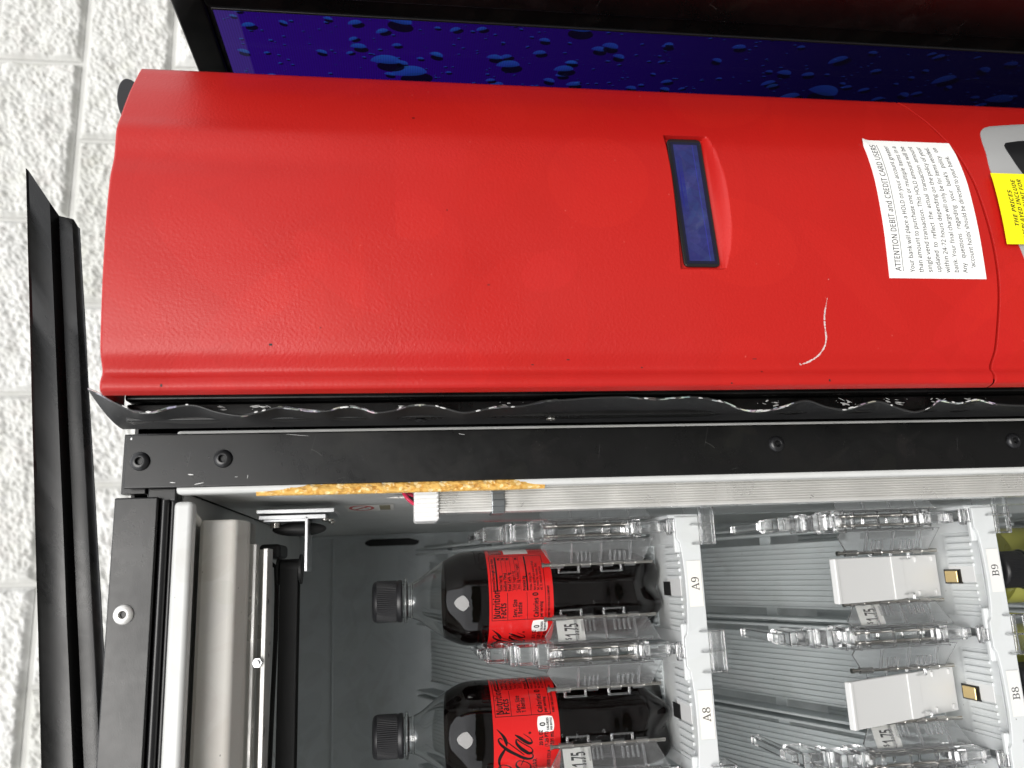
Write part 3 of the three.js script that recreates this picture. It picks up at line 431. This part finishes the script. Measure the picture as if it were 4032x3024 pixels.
function tray(name, y, label) {
  const t = thing(name, [-250, y, -600], label, 'shelf', 'sloping drink shelves of the machine');
  const oz = (o, x) => { o.position.set((x + 250) / 1000, 0, .6); return o; };
  // front lip with a scooped edge at every lane
  const s = new THREE.Shape(), xr = 31, xl = -945; s.moveTo(xl, -11); s.lineTo(xr, -11); s.lineTo(xr, 5); for (const x of Array.from({ length: 11 }, (_, k) => 25.7 - PITCH * (k + .5))) { s.lineTo(x + 34, 5); s.lineTo(x + 31, 3); s.bezierCurveTo(x + 18, .5, x - 18, .5, x - 31, 3); s.lineTo(x - 34, 5); } s.lineTo(xl, 5);
  const lip = flat(new THREE.ExtrudeGeometry(s, { depth: 2, bevelEnabled: true, bevelSize: .5, bevelThickness: .5, bevelSegments: 2, curveSegments: 12 }).translate(0, y, -562.5));
  part('front_lip', boxUV(join(lip, bx(xl, xr, y - 11.5, y - 9, -640, -562, .5))), M.trayWhite, t);
  part('lip_beads', join([0, 1, 2, 3, 4, 5, 6, 7, 8, 9, 10].flatMap((k) => { const x = 25.7 - PITCH * (k + .5); return [bx(x + 24, x + 39, y + 1.4, y + 6.2, -567.5, -563.2, 1.4), bx(x - 39, x - 24, y + 1.4, y + 6.2, -567.5, -563.2, 1.4)]; })), M.trayWhite, t);
  for (let k = 0; k < 11; k++) {
    const x = 25.7 - PITCH * (k + .5), f = oz(child('lane_floor', combG, M.trayWhite, t), x); oz(child('lane_rail', slopeG, M.railGrey, t), x); oz(child('guide_rail', crossG, M.railGrey, t), x - 0);
    part('wear_plate', bx(x - 6, x + 6, y - .3, y + .2, -604, -575, .1), M.pad, t); void f;
  }
  DIVS.forEach((x) => {
    const d = oz(child('divider', G.body, M.clear, t), x);
    child('flap', G.flapL, M.flap, d); const fr = child('flap', G.flapR, M.flap, d); void fr;
    child('hinge_knuckle', G.knL, M.flap, d); child('hinge_knuckle', G.knR, M.flap, d);
    child('rod', G.rodL, M.steel, d); child('rod', G.rodR, M.steel, d); child('pin', G.pinL, M.steel, d); child('pin', G.pinR, M.steel, d);
    if (x < 20) child('price_tag', tagG, priceMat, d);
    oz(child('hanging_clip', clipG, M.clear, t), x);
  });
  part('side_flange', boxUV(bx(31, 33.4, y - 12, y + 10, -640, -562, .6)), M.trayWhite, t);
  part('tray_side', boxUV((() => { const g = bx(31.4, 34, -14, 6, -470, 0); g.rotateX(Math.atan(SL)); return g.translate(0, y, -638); })()), M.railGrey, t);
  return t;
}
const rowA = tray('shelf_tray', -200, 'top white shelf tray holding the dark cola bottles');
const rowB = tray('shelf_tray', -431, 'empty white shelf tray in the middle with upright pads');
const rowC = tray('shelf_tray', -724, 'lower white shelf tray holding the yellow drink bottles');
function tagRow(t, y, letter) {
  LANES.forEach(([x, n]) => {
    const m = phy({ roughness: .55, side: THREE.DoubleSide, map: canvas(256, 80, (g) => { g.fillStyle = letter === 'A' ? '#ece8e0' : '#e4e3df'; g.fillRect(0, 0, 256, 80); g.fillStyle = '#181818'; g.font = '62px serif'; g.textAlign = 'center'; g.fillText(letter + n, 128, 63); }) });
    part('lane_tag', grid(1, 1, (u, v) => [lerp(x - 13, x + 18, u), lerp(y - 10, y - .2, v), -559.6 + .2]), m, t).userData.label = 'lane tag ' + letter + n;
  });
}
tagRow(rowA, -200, 'A'); tagRow(rowB, -431, 'B');
LANES.forEach(([x]) => { // upright product pads and brass springs of the empty lanes
  const y = -431, lean = Math.atan2(45, 112), p = join(bx(-16.3, 16.3, 0, 121, -1.6, 1.6, 1), bx(-16.3, 16.3, 118.5, 122.5, -3, 2.4, 1.2), bx(-15, -11, 6, 8, 1.4, 3, .4), bx(11, 15, 6, 8, 1.4, 3, .4), bx(-15, -11, 27, 29, 1.4, 3, .4), bx(11, 15, 27, 29, 1.4, 3, .4), bx(-16.2, 16.2, 44, 58, 1.2, 2.4, .8)); p.rotateX(lean);
  part('product_pad', p.translate(x - .8, y + 2, -617), M.pad, rowB);
  part('brass_spring', join(bx(x - 6.5, x + 2.5, y + .2, y + 2.4, -607, -594, .8), bx(x - 6.5, x + 2.5, y + 1.4, y + 3, -595, -592, .7)), M.brass, rowB);
  part('spring_slot', bx(x - 7.5, x + 3.5, y - .2, y + .5, -610, -590), M.rubber, rowB);
  part('spring_slot', bx(x - 6.5, x + 3.5, -200 + .1, -200 + .7, -612, -597), M.rubber, rowA);
});

// ---------------------------------------------------------------- bottles
const outline = curve([[0, 24], [4, 28.6], [9, 31.4], [18, 33.3], [28, 33.1], [40, 32.2], [51, 31.6], [64, 32.2], [74, 33.6], [82, 34.8], [85, 34.9], [132, 34.9], [138, 35.2], [146, 34.8], [152, 33.6], [161.5, 29.3], [168, 25.2], [175, 20.2], [181, 15.8], [186, 13.4], [189, 12.6], [195, 12.5]]);
function bodyOfRevolution(y0, y1, inset, seg = 80, closeTop = false) {
  const petal = (a) => Math.pow(.5 + .5 * Math.cos(5 * a), .8), n = 120;
  const at = (y, a) => { // radius with five feet at the base
    const r = outline(y); if (y > 26) return r; const k = 1 - y / 26, w = petal(a); return lerp(r * (1 - .55 * k * k), r + k * 1.2 * (1 - k * .2), w); };
  const g = [grid(seg, n, (u, v) => { const y = lerp(Math.max(y0, .0), y1, v), a = u * Math.PI * 2, r = at(y, a) - inset, lift = 0; return [Math.sin(a) * r, y + lift, Math.cos(a) * r]; })];
  g.push(grid(seg, 10, (u, v) => { const a = u * Math.PI * 2, w = petal(a), r = (at(0, a) - inset) * v; const y = lerp(11, 0, lerp(smooth(0, 1, v) * .9 + v * .1, Math.min(1, v * 1.7), w)); return [Math.sin(a) * r, Math.max(y, y0 + inset * .5) , Math.cos(a) * r]; }));
  if (closeTop) g.push(grid(seg, 4, (u, v) => { const a = u * Math.PI * 2, r = (at(y1, a) - inset) * (1 - v); return [Math.sin(a) * r, y1, Math.cos(a) * r]; }));
  return g;
}
const flip = (g) => { const i = g.index.array; for (let k = 0; k < i.length; k += 3) { const t = i[k]; i[k] = i[k + 1]; i[k + 1] = t; } g.computeVertexNormals(); return g; };
const closed = (...l) => { const g = mergeVertices(mergeGeometries(l.flat().map((q) => { const r = q.clone(); r.deleteAttribute('uv'); r.deleteAttribute('normal'); return r.index ? r.toNonIndexed() : r; })), 1e-3); g.computeVertexNormals(); return g; };
const rimRing = grid(80, 1, (u, v) => { const a = u * Math.PI * 2, r = 12.5 - v * .8; return [Math.sin(a) * r, 195, Math.cos(a) * r]; });
const shellG = scaled(closed(bodyOfRevolution(0, 195, 0), rimRing, bodyOfRevolution(.8, 195, .8).map(flip)));
const liquidG = (lvl) => scaled(closed(bodyOfRevolution(.4, lvl, .42, 80, true)));
const capG = (() => {
  const k = 64, ridge = (a) => 14.9 + .45 * Math.sign(Math.cos(k * a / 1) + .2), g = [grid(k * 4, 1, (u, v) => { const a = u * Math.PI * 2, r = ridge(a); return [Math.sin(a) * r, lerp(198, 212.5, v), Math.cos(a) * r]; }),
    flat(new THREE.LatheGeometry([[15.2, 212.4], [14.6, 214.3], [13.4, 215.4], [11.5, 215.8], [0, 215.8]].map(([a, b]) => new THREE.Vector2(a, b)), 60)), flat(new THREE.LatheGeometry([[12, 193.6], [15.3, 193.7], [15.7, 195], [15.4, 197.2], [14.7, 197.6], [15.1, 198.2]].map(([a, b]) => new THREE.Vector2(a, b)), 60))];
  return scaled(join(g));
})();
const neckG = scaled(join(flat(new THREE.LatheGeometry([[12.6, 189.4], [16.3, 190], [16.7, 191.2], [16.3, 192.3], [12.6, 192.8]].map(([a, b]) => new THREE.Vector2(a, b)), 60)), flat(new THREE.LatheGeometry([[12.6, 186], [13.6, 186.4], [13.6, 187.4], [12.6, 187.8]].map(([a, b]) => new THREE.Vector2(a, b)), 60))));
const labelG = (() => { const g = new THREE.CylinderGeometry(35.15, 35.15, 47, 120, 1, true); g.rotateY(Math.PI); return scaled(flat(g.translate(0, 108.5, 0))); })();
const labelMap = canvas(2048, 438, (g, w, h) => {
  const K = 9.31, X = (s) => 1024 + s * K; g.fillStyle = '#d41f1f'; g.fillRect(0, 0, w, h); g.fillStyle = '#120c0c'; g.strokeStyle = '#120c0c';
  const text = (t, s, y, size, o = {}) => { g.save(); g.font = `${o.weight ?? 'bold'} ${size}px sans-serif`; g.textAlign = o.align ?? 'left'; g.translate(X(s), y); g.scale(o.sx ?? .8, 1); g.fillText(t, 0, 0); g.lineWidth = 1.3; g.strokeStyle = g.fillStyle; g.strokeText(t, 0, 0); g.restore(); };
  g.lineWidth = 4; g.strokeRect(X(0), 18, 52 * K, 366); // nutrition box
  text('Nutrition', 1.2, 72, 62, { sx: .7 }); text('Facts', 1.2, 114, 62, { sx: .7 }); g.fillRect(X(0), 122, 20 * K, 4);
  text('Serv. Size', 2, 188, 40, { sx: .68 }); text('1 Bottle', 2, 222, 40, { sx: .68 }); g.fillRect(X(0), 256, 20 * K, 3);
  text('Calories', 1.2, 334, 46, { sx: .75 }); text('0', 17, 334, 54); text('per serving', 1.2, 362, 27, { sx: .75 });
  text('Amount/Serving', 21, 44, 23); text('% Daily Value', 36, 44, 23); g.fillRect(X(21), 52, 30 * K, 12);
  ['Total Fat 0g|0%', 'Sodium 70mg|3%', 'Total Carb. 0g|0%', ' Total Sugars 0g|', '  Incl. 0g Added Sugars|0%'].forEach((t, k) => { const [a, b] = t.split('|'); text(a, 21, 92 + k * 30, 25, { weight: k < 3 ? 'bold' : '' }); text(b, 47, 92 + k * 30, 23); g.fillRect(X(21), 98 + k * 30, 30 * K, 2); });
  text('Protein 0g', 21, 252, 26); g.fillRect(X(21), 258, 30 * K, 11); text('Potas. 60mg 2%', 21, 294, 22, { weight: '' });
  ['Not a significant source of sat.', 'fat, trans fat, cholest., fiber,', 'vit. D, calcium and iron.'].forEach((t, k) => text(t, 21, 320 + k * 23, 21, { weight: '' }));
  text('©2021 THE COCA-COLA COMPANY', 1, 412, 19, { sx: .7 });
  g.fillStyle = '#efeeea'; g.fillRect(X(55), 130, 16 * K, 170); g.fillStyle = '#120c0c'; // printed white panel
  for (let k = 0; k < 9; k++) { g.globalAlpha = .8; text(['CARBONATED WATER, CARAMEL COLOR,', 'PHOSPHORIC ACID, ASPARTAME,', 'POTASSIUM BENZOATE (TO PROTECT', 'TASTE), NATURAL FLAVORS,', 'POTASSIUM CITRATE,', 'ACESULFAME POTASSIUM,', 'CAFFEINE.', '', ''][k], 54, 34 + k * 13, 13, { sx: .8 }); } g.globalAlpha = 1;
  // calorie badge
  g.fillStyle = '#f2f2ef'; const b0 = X(-11.8), b1 = X(-1.2); g.beginPath(); g.moveTo(b0 + 4, 296); g.quadraticCurveTo((b0 + b1) / 2, 282, b1 - 2, 298); g.quadraticCurveTo(b1 + 8, 352, b1 - 4, 392); g.quadraticCurveTo((b0 + b1) / 2, 410, b0 + 6, 394); g.quadraticCurveTo(b0 - 8, 350, b0 + 4, 296); g.fill();
  g.fillStyle = '#15161a'; text('0', -6.6, 342, 50, { align: 'center', sx: .9 }); text('CALORIES', -6.6, 366, 21, { align: 'center', sx: .8 }); text('PER BOTTLE', -6.6, 388, 18, { align: 'center', sx: .75 }); g.fillStyle = '#120c0c';
  text('20 FL OZ', -15.5, 322, 34, { align: 'center', sx: .7 }); text('(1.25 PT)', -16.5, 358, 34, { align: 'center', sx: .7 }); text('591 mL', -16, 394, 34, { align: 'center', sx: .7 });
  // script logo, drawn stroke by stroke (points read along the print, pen width last)
  const P = ([x, y]) => { const q = clamp((y - 757) / 890, -.99, .99); return [X(-(Math.asin(q) * 35 + 8)), (x - (207 - 78 * q * q)) / 1140 * 438]; };
  const pen = (pts) => { const c = new THREE.CatmullRomCurve3(pts.map((p) => { const [a, b] = P(p); return new THREE.Vector3(a, b, p[2] * .225); })), n = pts.length * 16; for (let k = 0; k <= n; k++) { const p = c.getPoint(k / n); g.beginPath(); g.arc(p.x, p.y, Math.max(1, p.z), 0, 7); g.fill(); } };
  pen([[640, 1560, 10], [560, 1555, 22], [515, 1510, 20], [560, 1475, 14], [650, 1480, 14], [740, 1520, 22], [770, 1560, 28], [740, 1595, 30], [640, 1612, 40], [520, 1602, 52], [400, 1562, 52], [310, 1500, 46], [258, 1430, 34], [262, 1380, 20], [310, 1350, 14], [390, 1360, 16], [460, 1400, 20], [475, 1440, 24], [430, 1475, 20], [370, 1465, 16], [310, 1420, 18], [280, 1365, 24], [270, 1310, 36], [276, 1260, 44], [305, 1200, 48], [345, 1145, 42], [385, 1090, 26]]);
  pen([[265, 755, 6], [310, 805, 18], [360, 865, 34], [395, 930, 48], [412, 985, 44], [416, 1040, 14]]);
  pen([[352, 938, 10], [320, 908, 14], [284, 925, 18], [300, 985, 30], [370, 1060, 42], [450, 1122, 46], [560, 1187, 44], [680, 1250, 44], [780, 1276, 38], [838, 1262, 28], [846, 1205, 16], [780, 1180, 10]]);
  pen([[440, 985, 12], [540, 1068, 14], [640, 1150, 14], [700, 1205, 12]]);
  pen([[560, 1330, 18], [555, 1375, 30], [620, 1440, 44], [710, 1466, 44], [790, 1440, 34], [800, 1390, 18], [750, 1340, 14], [670, 1310, 14], [600, 1300, 16], [560, 1330, 18]]); pen([[640, 1370, 12], [660, 1330, 12], [690, 1285, 12]]);
  pen([[580, 950, 18], [585, 1005, 34], [640, 1080, 46], [720, 1146, 50], [795, 1186, 40], [850, 1160, 22], [835, 1108, 14], [760, 1056, 14], [680, 1006, 14], [600, 945, 18]]);
  pen([[572, 870, 14], [640, 915, 40], [720, 975, 46], [800, 1020, 40], [850, 1010, 22], [830, 950, 12], [770, 900, 10], [718, 862, 8]]);
  text('®', -12.5, 246, 24);
  g.save(); g.translate(X(-54), 300); g.rotate(-.06); g.font = 'bold 40px sans-serif'; g.fillText('SUGAR', 96, -4); g.restore(); text('ZERO', -58, 300, 40); text('FLAVORED COLA', -44, 372, 30, { sx: .8 }); text('Coca-', -92, 170, 110, { sx: .9, weight: 'italic bold' });
  for (let i = 0; i < 30; i++) { g.fillStyle = `rgba(255,200,190,${rnd(.02, .07)})`; g.fillRect(rnd(0, w), rnd(0, h), rnd(10, 160), 1.5); }
});
const M_label = phy({ map: labelMap, roughness: .22, clearcoat: .4, clearcoatRoughness: .1, side: THREE.DoubleSide });
const capTop = canvas(256, 256, (g) => { g.fillStyle = '#0d0d0f'; g.fillRect(0, 0, 256, 256); g.fillStyle = '#9aa0ac'; g.font = 'bold 20px sans-serif'; const t = 'PLEASE RECYCLE BOTTLE • PLEASE RECYCLE BOTTLE • '; for (let i = 0; i < t.length; i++) { g.save(); g.translate(128, 128); g.rotate(i / t.length * Math.PI * 2); g.fillText(t[i], -6, -98); g.restore(); } g.strokeStyle = '#8d93a0'; g.lineWidth = 13; for (let k = 0; k < 3; k++) { g.beginPath(); g.arc(128, 128, 42, k * 2.094, k * 2.094 + 1.5); g.stroke(); } });
const capFaceG = (() => { const g = new THREE.CircleGeometry(11.4, 40).rotateX(-Math.PI / 2); return scaled(g.translate(0, 215.95, 0)); })();
const colaLiquid = liquidG(163), juiceLiquid = liquidG(176);
function bottle(kind, x, y, z, turn, label) {
  const cola = kind === 'cola', o = thing('drink_bottle', [x, y, z], label, 'bottle', cola ? 'cola bottles on the top shelf' : 'yellow drink bottles on the lower shelf');
  o.rotation.y = turn; o.scale.y = 1.012;
  const sh = child('bottle_body', shellG, M.pet, o); child('neck_ring', neckG, M.pet, sh);
  child('liquid', cola ? colaLiquid : juiceLiquid, cola ? M.cola : M.juice, o);
  const c = child('cap', capG, M.cap, o); child('cap_print', capFaceG, cola ? M.cap : phy({ map: capTop, roughness: .4 }), c);
  if (cola) child('paper_label', labelG, M_label, o); else child('paper_label', labelG, M.juice, o);
  return o;
}
const rad = (d) => d * Math.PI / 180;
bottle('cola', -20.2, -199, -641, rad(-27), 'cola bottle in lane A9, nutrition panel of its red label facing out');
bottle('cola', -115.5, -199, -641, rad(23), 'cola bottle in lane A8, black script logo on its red label');
bottle('cola', -205, -199, -648, rad(60), 'cola bottle in lane A7, only its shoulder showing at the picture edge');
bottle('juice', -17, -723, -648, 1.2, 'yellow drink bottle with black cap just below the B9 tag');
bottle('juice', -108, -723, -650, 2.1, 'yellow drink bottle with black cap just below the B8 tag');

bottle('juice', -15, -696, -727, .4, 'yellow drink bottle standing behind the black cap below the B9 tag');
bottle('juice', -104, -696, -727, 2.6, 'yellow drink bottle standing behind the black cap below the B8 tag');

scene.traverse((o) => { if (o.isMesh) { o.castShadow = true; o.receiveShadow = true; } });
renderer.render(scene, camera);
